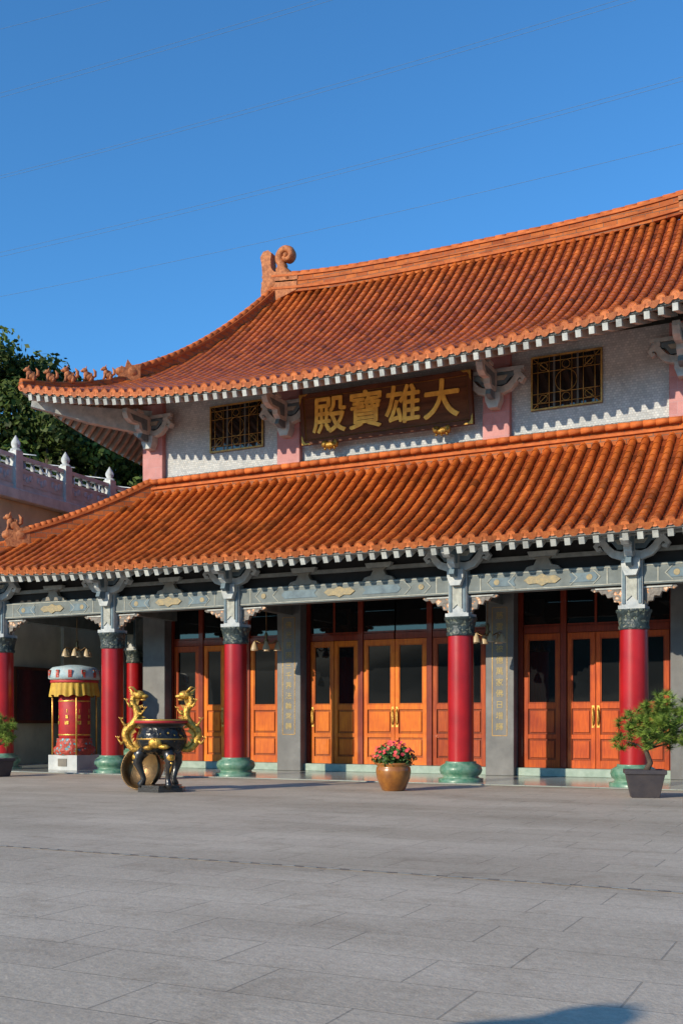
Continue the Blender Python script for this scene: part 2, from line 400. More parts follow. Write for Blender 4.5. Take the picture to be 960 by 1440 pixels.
sweep(rd,[(x,yc,rz(x)+.34) for x in xs],.20,.025,4,m_rtile,tint=.8)
sweep(rd,[(x,yc,rz(x)+.54) for x in xs],.22,.035,4,m_rtile,tint=1.0)
for i in range(40): sweep(rd,[(xs[i],yc,rz(xs[i])+.62),(xs[i+1],yc,rz(xs[i+1])+.62)],[.15,.13],[.12,.10],10,m_rtile,tint=random.uniform(.8,1.15))
for sx in(-1,1):
    rd.T=Matrix.Translation((sx*7.45,yc,rz(7.5)))@Matrix.Scale(sx,4,(1,0,0))
    prism(rd,[(-.95,-.1),(.45,-.5),(.5,.1),(.42,.5),(.46,1.0),(.52,1.3),(.40,1.48),(.20,1.50),(.06,1.38),(.10,1.15),(.08,.85),(-.05,.68),(-.2,.66),(-.35,.6),(-.7,.55),(-1.0,.4)],(0,0,0),(1,0,0),(0,0,1),(0,.40,0),m_orn)
    sp=[]
    for i in range(22):
        a=-1.0+i*.32;r=.34*(1-i/30)
        sp.append((-.48+r*math.cos(a),0,1.22+r*math.sin(a)))
    sp=[(-.62,0,.35),(-.38,0,.58),(-.24,0,.80)]+sp
    ns=len(sp);sweep(rd,sp,[.26,.24,.22]+[.17-.004*i for i in range(ns-3)],[.22]*ns,8,m_orn,nrm=(0,1,0),tint=1.05)
    ell(rd,(-.48,0,1.22),(.12,.25,.12),m_orn)
    ell(rd,(.1,0,.3),(.34,.27,.28),m_orn);ell(rd,(.28,0,1.36),(.2,.17,.14),m_orn)
    for k in range(4): ell(rd,(.46-.02*k,0,.4+.22*k),(.10,.16,.09),m_orn,8)
    rd.T=None
for z0,z1,w,mt in((8.12,8.34,.16,m_ridge),(8.34,8.40,.22,m_rtile),(8.40,8.56,.10,m_ridge)):
    box(rd,-7.65-w,7.65+w,2.9-w,2.9-.001,z0,z1,mt)
    box(rd,-7.65-w,-7.65-.001,2.9,16.7,z0,z1,mt);box(rd,7.651,7.65+w,2.9,16.7,z0,z1,mt)
for i in range(52):
    x=-7.7+i*.3;sweep(rd,[(x,2.72,8.57),(x+.3,2.72,8.57)],[.085,.075],[.085,.075],8,m_rtile,nrm=(0,0,1),tint=random.uniform(.8,1.2))
rd.build('roof_ridges',temple)
# ---- walls
w=MB()
box(w,-7.65,7.65,2.9,16.7,8.0,10.95,m_mos)
box(w,-7.62,7.62,3.5,16.6,0,8.0,m_dark)
box(w,-7.66,-7.621,2.9,16.7,0,8.0,m_gran);box(w,7.621,7.66,2.9,16.7,0,8.0,m_gran)
w.build('walls',temple)
w=MB();box(w,-7.655,7.655,2.88,2.899,8.56,8.72,m_band)
w.build('mosaic_band',temple)
w=MB()
for x in(-7.65,-3.02,3.02,7.65):
    hw=.36
    box(w,x-hw,x+hw,2.72,3.05,8.5,10.9,m_pink)
for sx in(-1,1): 
    for y in(9.8,16.4): box(w,sx*7.65-.18,sx*7.65+.18,y-.36,y+.36,8.5,10.9,m_pink)
w.build('upper_pilasters',temple,.015)
w=MB()
def window(x0,x1,z0,z1):
    box(w,x0,x1,2.86,2.895,z0,z1,m_glass)
    g=m_goldw;y0,y1=2.82,2.855
    for a,b,c,d in((x0,x1,z0,z0+.04),(x0,x1,z1-.04,z1),(x0,x0+.04,z0+.04,z1-.04),(x1-.04,x1,z0+.04,z1-.04)): box(w,a,b,y0,y1,c,d,g,1.6)
    W=x1-x0;Hh=z1-z0;t=.010
    for a in(.33,.66): box(w,x0+a*W-.025,x0+a*W+.025,2.845,2.858,z0+.04,z1-.04,m_raft,.25)
    def seg(ax,az,bx,bz,r=t): sweep(w,[(x0+ax*W,2.835,z0+az*Hh),(x0+bx*W,2.835,z0+bz*Hh)],r,r,6,g,nrm=(0,1,0),tint=1.4)
    for a in(.1,.26,.42,.58,.74,.9): seg(a,.03,a,.97)
    for a in(.12,.3,.7,.88): seg(.03,a,.97,a)
    for cx in(.18,.5,.82):
        for cz in(.2,.8):
            sweep(w,[(x0+cx*W+.1*math.cos(a),2.83,z0+cz*Hh+.1*math.sin(a)) for a in[2*pi*i/12 for i in range(13)]],t,t,5,g,nrm=(0,1,0))
    sweep(w,[(x0+.5*W+.27*math.cos(a),2.83,z0+.5*Hh+.27*math.sin(a)) for a in[2*pi*i/20 for i in range(21)]],t,t,5,g,nrm=(0,1,0))
    seg(.03,.03,.26,.3);seg(.97,.03,.74,.3);seg(.03,.97,.26,.7);seg(.97,.97,.74,.7)
window(-5.69,-3.9,9.25,10.6);window(3.9,5.69,9.25,10.6)
w.build('upper_windows',temple)
# ---- brackets
def bracket(mb,x,y,z,sc,ang=0,reach=1.0):
    mb.T=Matrix.Translation((x,y,z))@Matrix.Rotation(ang,4,'Z')@Matrix.Scale(sc,4)
    c=m_conc
    prism(mb,[(-.12,-1.0),(.12,-1.0),(.2,-.8),(.2,-.62),(-.2,-.62),(-.2,-.8)],(0,-.05,0),(1,0,0),(0,0,1),(0,.34,0),c)
    for s in(-1,1):
        arm=[(0,0,-.52),(.22,0,-.56),(.40,0,-.50),(.52,0,-.38),(.60,0,-.26),(.70,0,-.24),(.77,0,-.32),(.72,0,-.40),(.65,0,-.37)]
        sweep(mb,[(s*p[0],-.05,p[2]) for p in arm],[.09,.09,.085,.08,.075,.065,.055,.045,.03],[.10]*9,4,c,nrm=(0,1,0))
        prism(mb,[(0,-.42),(s*.30,-.42),(s*.42,-.26),(s*.62,-.20),(s*.62,-.12),(0,-.12)],(0,-.05,0),(1,0,0),(0,0,1),(0,.14,0),m_concd)
        box(mb,s*.62-.09,s*.62+.09,-.16,.06,-.20,-.10,c)
        prism(mb,[(0,-.30),(s*.28,-.31),(s*.36,-.2),(0,-.2)],(0,-.14,0),(1,0,0),(0,0,1),(0,.05,0),m_line)
    box(mb,-.78,.78,-.13,.03,-.10,0,c)
    r=reach
    prism(mb,[(0,-.60),(.35*r,-.62),(.48*r,-.52),(.50*r,-.40),(.75*r,-.42),(.92*r,-.34),(1.0*r,-.18),(.98*r,-.06),(0,-.06)],(0,-.1,0),(0,-1,0),(0,0,1),(.17,0,0),c)
    prism(mb,[(.12,-.80),(.28*r,-.82),(.42*r,-.76),(.36*r,-.62),(.1,-.60)],(0,-.1,0),(0,-1,0),(0,0,1),(.13,0,0),m_concd)
    for s in(-1,1):
        prism(mb,[(.2,-.50),(.36*r,-.52),(.42*r,-.34),(.72*r,-.34),(.85*r,-.18),(.2,-.18)],(s*.09,-.1,0),(0,-1,0),(0,0,1),(.012,0,0),m_concd)
    box(mb,-.13,.13,-.1-.62*r,-.1-.36*r,-.06,.02,c)
    mb.T=None
br=MB()
for x in(-7.65,-3.02,3.02,7.65): bracket(br,x,2.66,10.36+(.15 if abs(x)>7 else 0),1.0,0,1.2)
colx=[-10.93,-6.99,-3.05,3.05,6.99,10.93]
for x in colx: bracket(br,x,-.18,5.52,.98,0,.9)
for y in(0,6.2,12.4,19.0):
    for sx in(-1,1): bracket(br,sx*10.95,y,5.45,.9,(pi/2 if sx>0 else -pi/2),.8)
for sx in(-1,1):
    p0=Vector((sx*7.75,2.8,10.35));p1=hipP(RU,sx,-1,.035)+Vector((0,0,-.42))
    mid=(p0*.5+p1*.5)+Vector((0,0,-.06))
    sweep(br,[p0,mid,p1],[.12,.12,.10],[.36,.24,.10],4,m_conc)
br.build('dougong_brackets',temple,.008)
# ---- lower beams
b=MB()
def painted_beam(x0,x1,y,z0,z1,th=.16):
    box(b,x0,x1,y-th,y+th,z0,z1,m_beam);f=y-th-.012
    L=x1-x0;zc_=(z0+z1)/2
    box(b,x0+.02,x1-.02,f,f+.011,z1-.05,z1-.025,m_line);box(b,x0+.02,x1-.02,f,f+.011,z0+.025,z0+.05,m_line)
    for s,xe in((1,x0),(-1,x1)):
        for k in(.45,.95):
            for q in(-1,1):
                prism(b,[(0,0),(.16,q*.16),(.19,q*.16),(.03,0)],(xe+s*k,f+.004,zc_),(s,0,0),(0,0,1),(0,.014,0),m_line)
        box(b,min(xe+s*.3,xe+s*.33),max(xe+s*.3,xe+s*.33),f,f+.012,z0+.05,z1-.05,m_line)
        lp=[(xe+s*.70+.07*math.cos(t),zc_+.07*math.sin(t)) for t in[2*pi*i/10 for i in range(10)]]
        prism(b,lp,(0,f+.003,0),(1,0,0),(0,0,1),(0,.02,0),m_goldd)
    xm=(x0+x1)/2
    prism(b,[(-.42,0),(-.3,.09),(-.12,.08),(0,.14),(.12,.08),(.3,.09),(.42,0),(.3,-.09),(.12,-.08),(0,-.14),(-.12,-.08),(-.3,-.09)],(xm,f,zc_),(1,0,0),(0,0,1),(0,.03,0),m_goldd)
    for s in(-1,1): prism(b,[(0,.1),(1.0,.1),(1.1,0),(1.0,-.1),(0,-.1),(.1,0)],(xm+s*.6,f+.006,zc_),(s*min(1,L/6.1),0,0),(0,0,1),(0,.012,0),m_concd)
for i in range(5): painted_beam(colx[i]+.22,colx[i+1]-.22,0,4.36,4.80)
box(b,-11,11,-.10,.10,5.52,5.78,m_soff,.8)
box(b,-12,12,-.95,-.80,5.30,5.44,m_raft,.7)
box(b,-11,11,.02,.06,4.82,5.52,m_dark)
box(b,-11.0,11.0,-.07,.015,5.06,5.16,m_raft,.5)
for sx in(-1,1):
    box(b,sx*10.93-.14,sx*10.93+.14,.25,18.8,4.36,4.80,m_beam);box(b,sx*10.93-.1,sx*10.93+.1,.25,18.8,5.45,5.7,m_soff)
for x in colx[1:-1]: box(b,x-.11,x+.11,.2,2.9,4.4,4.75,m_beam,.8)
for i in range(5):
    n=2 if i==2 else 1
    for j in range(n):
        x=colx[i]+(colx[i+1]-colx[i])*(j+1)/(n+1)
        prism(b,[(-.42,0),(-.36,.08),(-.2,.12),(-.14,.24),(-.2,.3),(.2,.3),(.14,.24),(.2,.12),(.36,.08),(.42,0)],(x,-.08,4.805),(1,0,0),(0,0,1),(0,.14,0),m_soff)
        prism(b,[(-.3,.30),(-.35,.42),(.35,.42),(.3,.30)],(x,-.08,4.81),(1,0,0),(0,0,1),(0,.16,0),m_raft,.7)
box(b,-11,11,.12,3.3,5.36,5.42,m_soff,.35)
for i in range(24): box(b,-10.6+i*.92,-10.5+i*.92,.13,3.2,5.26,5.355,m_soff,.5)
for x in(-9,-10.2): box(b,x-.05,x+.05,3.3,17,5.27,5.355,m_soff,.5)
box(b,-12,-7.67,3.31,18,5.36,5.42,m_soff,.35)
b.build('painted_beams',temple,.006)
# ---- columns
c=MB()
def column(x,y):
    lathe(c,(x,y,0),[(.52,.03),(.52,.11),(.44,.115),(.40,.16),(.47,.22),(.50,.30),(.47,.40),(.36,.46),(.36,.50)],28,m_green)
    lathe(c,(x,y,0),[(.30,.50),(.30,2.0),(.295,3.42)],28,m_red)
    lathe(c,(x,y,0),[(.315,3.40),(.33,3.43),(.33,3.48),(.31,3.49),(.33,3.62),(.36,3.76),(.38,3.78),(.38,3.83)],24,m_cap2)
    prism(c,[(-.28,-.28),(.28,-.28),(.28,.28),(-.28,.28)],(x,y,3.875),(1,0,0),(0,1,0),(0,0,.08),m_conc)
    box(c,x-.22,x+.22,y-.22,y+.22,3.916,4.9,m_conc)
    for s in(-1,1):
        box(c,x+s*.17-.03,x+s*.17+.03,y-.25,y-.221,3.95,4.85,m_concd)
    prism(c,[(-.11,0),(-.11,.5),(0,.62),(.11,.5),(.11,0),(0,.1)],(x,y-.235,4.02),(1,0,0),(0,0,1),(0,.03,0),m_line)
for x in colx: column(x,0)
for sx in(-1,1):
    for y in(6.2,12.4,19.0): column(sx*10.93,y)
c.build('columns',temple)
q=MB()
poly=[(0,0),(.66,0),(.70,-.05),(.62,-.10),(.52,-.08),(.46,-.16),(.38,-.14),(.33,-.24),(.22,-.22),(.19,-.33),(.09,-.34),(.06,-.44),(0,-.44)]
for x in colx:
    for s in(-1,1):
        if abs(x+s*.3)>11: continue
        prism(q,poly,(x+s*.222,0,4.345),(s,0,0),(0,0,1),(0,.12,0),m_carv)
        prism(q,[(.0,-.02),(.60,-.02),(.58,-.05),(.0,-.06)],(x+s*.222,-.07,4.345),(s,0,0),(0,0,1),(0,.03,0),m_raft)
q.build('carved_corbels',temple,.006)
p=MB()
for x0,x1 in((-8.1,-7.3),(-3.45,-2.70),(2.70,3.45),(7.3,8.1)):
    box(p,x0,x1,2.85,3.45,.035,5.3,m_gran)
p.build('stone_pilasters',temple,.012)
p=MB()
box(p,-7.29,-3.46,3.02,3.44,.035,.24,m_plinth);box(p,-2.69,2.69,3.02,3.44,.035,.24,m_plinth);box(p,3.46,7.29,3.02,3.44,.035,.24,m_plinth)
p.build('door_plinth',temple,.01)
m_floor=Mbrick('porch_floor',(.36,.37,.32),(.30,.31,.27),(.15,.15,.15),.8,.8,.006,.16,'XY',stain=(.8,.8,.8),bst=.08,scale2=1)
p=MB();box(p,-12.2,12.2,-.75,3.5,.004,.034,m_floor);box(p,-12.2,-7.67,3.501,20,.004,.034,m_floor)
p.build('porch_floor',temple,.008)
# ---- doors
d=MB();YD=3.28
def leaf(x0,x1,z0,z1,hs=0,mat=None,tn=1.0):
    mat=mat or m_door
    s=.105;gz=z0+(z1-z0)*.46
    d_=lambda a,b,c_,e,y0,y1,m,t=1.0: box(d,a,b,y0,y1,c_,e,m,t*tn)
    g=.008;x0+=g;x1-=g
    for a,b in((x0,x0+s),(x1-s,x1)): d_(a,b,z0,z1,YD-.05,YD+.01,mat,random.uniform(.85,1.08))
    r=[(z0,z0+.20),(z0+(gz-z0)*.47,z0+(gz-z0)*.47+.11),(gz-.07,gz+.07),(z1-.14,z1)]
    for a,b in r: d_(x0+s+.001,x1-s-.001,a,b,YD-.047,YD+.01,mat,random.uniform(.85,1.08))
    for k in range(2):
        za=r[k][1]+.001;zb=r[k+1][0]-.001
        d_(x0+s+.001,x1-s-.001,za,zb,YD-.012,YD+.008,mat,.5)
        d_(x0+s+.05,x1-s-.05,za+.055,zb-.055,YD-.042,YD-.011,mat,1.0)
    za=r[2][1]+.001;zb=r[3][0]-.001
    d_(x0+s+.03,x1-s-.03,za+.03,zb-.03,YD-.012,YD-.004,m_glass)
    for a,b,c_,e in((x0+s,x1-s,za,za+.03),(x0+s,x1-s,zb-.03,zb),(x0+s,x0+s+.03,za+.03,zb-.03),(x1-s-.03,x1-s,za+.03,zb-.03)):
        d_(a,b,c_,e,YD-.038,YD-.005,mat,.7)
    if hs:
        xh=x1-.055 if hs>0 else x0+.055
        sweep(d,[(xh,YD-.05,z0+1.08),(xh,YD-.11,z0+1.16),(xh,YD-.12,z0+1.3),(xh,YD-.11,z0+1.44),(xh,YD-.05,z0+1.52)],.018,.018,6,m_gold,nrm=(1,0,0))
        box(d,xh-.035,xh+.035,YD-.056,YD-.051,z0+1.02,z0+1.58,m_gold)
Z0,Z1=.245,3.66
for sx in(-1,1):
    def lf(a,b,h,mat=None,tn=1.0):
        if sx>0: leaf(a,b,Z0,Z1,h,mat,tn)
        else: leaf(-b,-a,Z0,Z1,-h,mat,tn)
    ms=m_door if sx<0 else m_door2
    lf(0,.93,-1);lf(1.10,1.84,0,ms,.85);lf(1.84,2.58,1 if sx<0 else 0,ms,.85)
    lf(3.60,4.55,0,ms,.95);lf(4.72,5.44,1,ms,1.15);lf(5.44,6.16,-1,ms,1.15);lf(6.33,7.22,0,m_door2,.9)
    def bx(a,b,y0,y1,z0,z1,m):
        a,b=(a,b) if sx>0 else(-b,-a);box(d,a,b,y0,y1,z0,z1,m)
    for a,b in((.94,1.09),(2.59,2.69),(3.46,3.59),(4.56,4.71),(6.17,6.32),(7.23,7.29)):
        bx(a,b,YD-.09,YD+.04,Z0,5.2,m_doord)
    for a,b in((0.02,.93),(1.10,2.58),(3.60,4.55),(4.72,6.16),(6.33,7.22)):
        bx(a,b,YD-.06,YD+.02,3.67,3.84,m_doord);bx(a,b,YD-.06,YD+.02,4.98,5.2,m_doord)
        bx(a,b,YD-.02,YD,3.85,4.97,m_glass)
        n=max(1,round((b-a)/.72))
        for k in range(1,n): bx(a+(b-a)*k/n-.03,a+(b-a)*k/n+.03,YD-.05,YD-.021,3.845,4.975,m_doord)
        bx(a,b,YD-.045,YD-.021,3.85,3.90,m_doord)
d.build('doors',temple,.006)
def text(name,body,size,loc,rot,mat,ext=.01,off=.0,parent=None,align='CENTER'):
    cu=bpy.data.curves.new(name,'FONT');cu.body=body;cu.size=size;cu.extrude=ext;cu.offset=off
    cu.align_x=align;cu.align_y='CENTER';cu.materials.append(mat)
    ob=bpy.data.objects.new(name,cu);S.collection.objects.link(ob);ob.location=loc;ob.rotation_euler=rot
    if parent: ob.parent=parent
    return ob
for sx,chars in((-1,'佛光普照三千界法輪常轉'),(1,'慈雲廣被億萬家佛日增輝')):
    xc_=sx*3.075
    f=MB();z0,z1=1.05,4.35;hw=.2
    for a,b_,c_,e_ in((xc_-hw,xc_+hw,z0,z0+.014),(xc_-hw,xc_+hw,z1-.014,z1),(xc_-hw,xc_-hw+.014,z0+.015,z1-.015),(xc_+hw-.014,xc_+hw,z0+.015,z1-.015)):
        box(f,a,b_,2.842,2.849,c_,e_,m_gold,.6)
    f.build('couplet_border',temple)
    for i,ch in enumerate(chars):
        text('couplet_character',ch,.21,(xc_,2.845,4.12-i*.285),(pi/2,0,0),m_golds,.003,.0,temple)
sign=empty('name_signboard',(0,2.52,9.72));sign.rotation_euler=(math.radians(8),0,0)
s=MB()
box(s,-2.36,2.36,-.04,.04,-.56,.56,m_sign)
for a,b_,c_,e_ in((-2.48,2.48,-.68,-.561),(-2.48,2.48,.561,.68),(-2.48,-2.361,-.56,.56),(2.361,2.48,-.56,.56)): box(s,a,b_,-.085,.05,c_,e_,m_brown)
for a,b_,c_,e_ in((-2.36,2.36,-.56,-.545),(-2.36,2.36,.545,.56),(-2.36,-2.345,-.545,.545),(2.345,2.36,-.545,.545)): box(s,a,b_,-.06,-.041,c_,e_,m_gold,.5)
for sx in(-1,1):
    for sz in(-1,1):
        prism(s,[(0,0),(.28,0),(.2,.06),(.12,.05),(.06,.12),(.05,.2),(0,.28)],(sx*2.48,-.09,sz*.68),(-sx,0,0),(0,0,-sz),(0,.02,0),m_gold,.6)
s.build('board',sign,.01)
for i,ch in enumerate('殿寶雄大'):
    for k,(ox,oz) in enumerate(((0,0),(.022,.006),(-.020,-.008),(.006,-.020),(-.004,.018))):
        o=text('gold_character',ch,1.04,(-1.62+i*1.08+ox,-.062-.002*k,-.02+oz),(pi/2,0,0),m_goldt,.015,0,sign)
        o.data.shear=.07
s=MB()
for x in(-1.62,1.62):
    ell(s,(x,-.08,-.76),(.2,.12,.1),m_goldrel,10,.6);ell(s,(x-.14,-.12,-.72),(.1,.1,.1),m_goldrel,10,.6);ell(s,(x+.16,-.06,-.72),(.08,.07,.12),m_goldrel,10,.6)
    for k in(-.12,0,.12): sweep(s,[(x+k,-.1,-.78),(x+k*1.3,-.12,-.88)],.03,.03,6,m_goldrel,nrm=(0,1,0),tint=.6)
s.build('lion_supports',sign)
# ------------------------------------------------------------------ hanging lamps
def lamp(x,y,z):
    e=empty('hanging_lamp',(x,y,z));l=MB()
    mm=M('lamp_glass',(.50,.38,.22),(.38,.28,.16),.4,5)
    sweep(l,[(0,0,1.8),(0,0,.25)],.012,.012,6,m_bronze,nrm=(1,0,0))
    lathe(l,(0,0,0),[(.02,.32),(.05,.26),(.03,.18),(.07,.08),(.04,0)],10,m_bronze)
    for i in range(6):
        a=2*pi*i/6;ca,sa=math.cos(a),math.sin(a)
        sweep(l,[(0,0,.1),(.15*ca,.15*sa,.02),(.3*ca,.3*sa,.1),(.36*ca,.36*sa,.06)],.012,.012,6,m_bronze,nrm=(0,0,1))
        lathe(l,(.36*ca,.36*sa,-.16),[(.105,0),(.095,.05),(.07,.12),(.04,.19),(.02,.22)],12,mm)
    l.build('lamp_body',e)
lamp(-9.48,1.5,3.5);lamp(-3.02,1.5,3.5);lamp(3.2,1.5,3.5)
# ------------------------------------------------------------------ prayer wheel
pw=empty('prayer_wheel',(-9.15,1.0,.034));g=MB()
box(g,-.52,.52,-.52,.52,0,.42,m_white);box(g,-.16,.16,-.535,-.521,.1,.32,m_soff,.8)
lathe(g,(0,0,0),[(.55,.42),(.6,.5),(.6,.62),(.52,.68),(.5,.9)],24,m_blue)
lathe(g,(0,0,0),[(.42,.9),(.45,.95),(.45,2.1),(.42,2.15)],28,m_redc)
for z in(.98,1.95): lathe(g,(0,0,0),[(.456,z),(.466,z+.02),(.456,z+.04)],28,m_gold)
for i in range(8):
    a=2*pi*i/8+.2;g.T=Matrix.Rotation(a,4,'Z')
    for k in range(3): box(g,-.06+.03*k,.06-.02*k,-.462,-.452,1.30+k*.17,1.40+k*.17,m_goldrel)
    g.T=None
vs=[];fs=[];n=96
for j,(r,z) in enumerate([(.64,2.62),(.66,2.4),(.69,2.12)]):
    for i in range(n):
        rr=r+(.02*j)*math.sin(i*pi*2/4);a=2*pi*i/n;vs.append((rr*math.cos(a),rr*math.sin(a),z+(.03*math.sin(i*pi/4) if j==2 else 0)))
for j in range(2):
    for i in range(n): fs.append((j*n+i,j*n+(i+1)%n,(j+1)*n+(i+1)%n,(j+1)*n+i))
g.add(vs,fs,m_yel,True,.8)
lathe(g,(0,0,0),[(.66,2.58),(.74,2.62),(.73,2.72),(.70,2.88),(.62,2.95),(.2,3.02)],24,m_canopy)
for i in range(12):
    a=2*pi*i/12;g.T=Matrix.Rotation(a,4,'Z');box(g,-.05,.05,-.745,-.70,2.64,2.86,m_blue);g.T=None
lathe(g,(0,0,0),[(.68,2.50),(.69,2.54),(.68,2.57)],24,m_redc)
for i in range(4):
    a=pi/4+i*pi/2;sweep(g,[(.62*math.cos(a),.62*math.sin(a),.42),(.62*math.cos(a),.62*math.sin(a),2.65)],.025,.025,8,m_gold,nrm=(1,0,0))
g.build('wheel_body',pw,0)
# ------------------------------------------------------------------ neighbouring terrace building
tb=empty('terrace_building');g=MB()
box(g,-22,-13.4,1.0,26,0,8.6,m_cream)
box(g,-22.3,-13.1,.7,26.3,8.6,8.95,m_white)
for y in(1.2,5.5,9.8,14.1): box(g,-13.4,-13.25,y-.2,y+.2,0,8.6,m_cream,.8)
g.build('building_body',tb,.02)
g=MB();X=-13.3
for i in range(10):
    y=.65+i*2.4
    box(g,X-.16,X+.16,y-.16,y+.16,8.95,10.2,m_white)
    lathe(g,(X,y,10.2),[(.18,0),(.18,.06),(.10,.10),(.15,.2),(.15,.28),(.07,.42),(.01,.52)],12,m_white)
    y0,y1=y+.16,y+2.24
    box(g,X-.09,X+.09,y0,y1,9.95,10.08,m_white);box(g,X-.08,X+.08,y0,y1,8.95,9.1,m_white)
    box(g,X-.04,X+.04,y0,y1,9.1,9.68,m_white)
    for k in range(5): 
        yy=y0+.2+k*(y1-y0-.4)/4;lathe(g,(X,yy,9.68),[(.05,0),(.085,.1),(.05,.2),(.07,.27)],8,m_white)
    for k in range(3):
        ya=y0+.08+k*(y1-y0)/3;box(g,X+.041,X+.055,ya,ya+.52,9.16,9.2,m_white);box(g,X+.041,X+.055,ya,ya+.52,9.58,9.62,m_white)
        for t in range(3): ell(g,(X+.04,ya+.1+.16*t,9.39+.04*(-1)**t),(.03,.09,.11),m_white,8)
g.build('balustrade',tb,.01)
g=MB()
for z in(10.15,10.5,10.85):
    sweep(g,[(-15.5,4,z),(-15.5,24,z)],.03,.03,6,m_metalw,nrm=(0,0,1))
for i in range(14): sweep(g,[(-15.5,4+i*1.5,8.95),(-15.5,4+i*1.5,10.85)],.03,.03,6,m_metalw,nrm=(1,0,0));
for i in range(10): sweep(g,[(-15.5,5+i*2,10.85),(-14.2,5+i*2,10.6)],.02,.02,6,m_metalw,nrm=(0,0,1))
g.build('metal_railing',tb)
nb=MB();box(nb,-13.249,-13.2,2.9,5.2,1.35,3.2,m_brown);box(nb,-13.199,-13.19,3.0,5.1,1.45,3.1,m_black)
nb.build('notice_board')
# ------------------------------------------------------------------ incense burner
ca,sa=math.cos(math.radians(26.1)),math.sin(math.radians(26.1))
ib=empty('incense_burner',(-1.39,-5.53,0),math.radians(26.1));g=MB()
prism(g,[(.52*math.cos(a),.42*math.sin(a)) for a in[2*pi*i/6+pi/6 for i in range(6)]],(0,0,.045),(1,0,0),(0,1,0),(0,0,.09),m_black)
prism(g,[(.44*math.cos(a),.36*math.sin(a)) for a in[2*pi*i/6+pi/6 for i in range(6)]],(0,0,.115),(1,0,0),(0,1,0),(0,0,.045),m_black)
lathe(g,(0,0,0),[(.10,.74),(.30,.76),(.44,.86),(.51,1.0),(.51,1.12),(.46,1.24),(.43,1.30)],36,m_blackgold)
lathe(g,(0,0,0),[(.43,1.30),(.44,1.33),(.50,1.36),(.54,1.40),(.54,1.47),(.50,1.475),(.47,1.42),(.40,1.36)],36,m_black)
lathe(g,(0,0,0),[(.445,1.37),(.545,1.395),(.552,1.425),(.545,1.44)],36,m_redc,cap=False)
lathe(g,(0,0,0),[(.546,1.445),(.553,1.458),(.546,1.47)],36,m_gold,cap=False)
lathe(g,(0,0,0),[(.515,1.06),(.522,1.075),(.515,1.09)],36,m_gold,True,.6,cap=False)
lathe(g,(0,0,0),[(0.01,1.37),(.46,1.37)],24,m_soil,cap=False)
for i in range(3):
    a=-pi/2+2*pi*i/3+.5;cx,sy=math.cos(a),math.sin(a)
    sweep(g,[(r*cx,r*sy,z) for r,z in((.34,.86),(.46,.74),(.50,.58),(.42,.40),(.37,.26),(.42,.14),(.48,.12))],[.13,.13,.10,.06,.055,.08,.06],[.13,.12,.09,.06,.055,.07,.04],10,m_black,nrm=(-sy,cx,0))
    ell(g,(.52*cx,.52*sy,.70),(.09,.09,.09),m_goldrel)
    sweep(g,[(r*cx,r*sy,z) for r,z in((.58,.62),(.52,.48),(.45,.36))],[.04,.03,.01],[.03,.02,.01],6,m_gold,nrm=(-sy,cx,0))
ell(g,(-.05,-.49,1.0),(.14,.06,.11),m_goldrel);ell(g,(.12,-.49,.92),(.12,.06,.05),m_goldrel);ell(g,(-.2,-.45,.9),(.1,.06,.05),m_goldrel)
for sx in(-1,1):
    path=[(.38,0,.88),(.55,-.02,.86),(.68,0,.98),(.74,0,1.14),(.70,0,1.28),(.58,0,1.38),(.50,0,1.52),(.52,0,1.68),(.60,0,1.80),(.58,0,1.92),(.50,0,1.97)]
    P_=[Vector(q_) for q_ in path];Q=[]
    for j in range(len(P_)-1):
        for t in(0,.25,.5,.75):
            p0=P_[max(j-1,0)];p1=P_[j];p2=P_[j+1];p3=P_[min(j+2,len(P_)-1)]
            Q.append(.5*((2*p1)+(p2-p0)*t+(2*p0-5*p1+4*p2-p3)*t*t+(3*p1-p0-3*p2+p3)*t**3))
    Q.append(P_[-1]);Q=[Vector((sx*a.x,a.y,a.z)) for a in Q];n=len(Q)
    rr=[.04+.045*math.sin(pi*min(1,(i+4)/(n+2)))for i in range(n)]
    sweep(g,Q,rr,rr,10,m_goldrel,nrm=(0,1,0))
    for i in range(2,n-3,2):
        Tn=(Q[i+1]-Q[i-1]).normalized();o=Vector((0,1,0)).cross(Tn)*( -sx)
        c_=Q[i]+o*rr[i]*.8
        prism(g,[(-.045,0),(.045,0),(.03,.11)],c_,Tn,o,(0,.02,0),m_gold)
    for k,(ii,dx,dz) in enumerate(((10,.16,-.03),(18,.17,.08),(26,-.17,.03),(30,.14,.05))):
        q0=Q[ii];sweep(g,[q0,q0+Vector((sx*dx*.6,-.08,dz-.05)),q0+Vector((sx*dx,-.08,dz+.05))],[.04,.03,.012],[.04,.03,.012],6,m_goldrel,nrm=(0,1,0))
        for t in(-1,0,1): e1=q0+Vector((sx*dx,-.08,dz+.05));sweep(g,[e1,e1+Vector((.05*t,-.01,.06))],[.014,.003],[.014,.003],5,m_gold,nrm=(0,1,0))
    h=Q[-1];ell(g,(h.x-sx*.03,h.y,h.z),(.13,.085,.09),m_goldrel);ell(g,(h.x-sx*.14,h.y,h.z-.03),(.09,.06,.045),m_goldrel);ell(g,(h.x-sx*.12,h.y,h.z-.10),(.06,.04,.025),m_gold)
    for y in(-.05,.05):
        sweep(g,[(h.x,y,h.z+.05),(h.x+sx*.10,y*1.4,h.z+.16),(h.x+sx*.17,y*1.6,h.z+.15)],[.022,.016,.005],[.022,.016,.005],6,m_gold,nrm=(0,1,0))
    for t in range(5): sweep(g,[(h.x+sx*.05,0,h.z),(h.x+sx*(.12+.02*t),.03*(t-2),h.z-.12+.07*t)],[.035,.004],[.02,.004],5,m_gold,nrm=(0,1,0))
g.build('burner_body',ib)
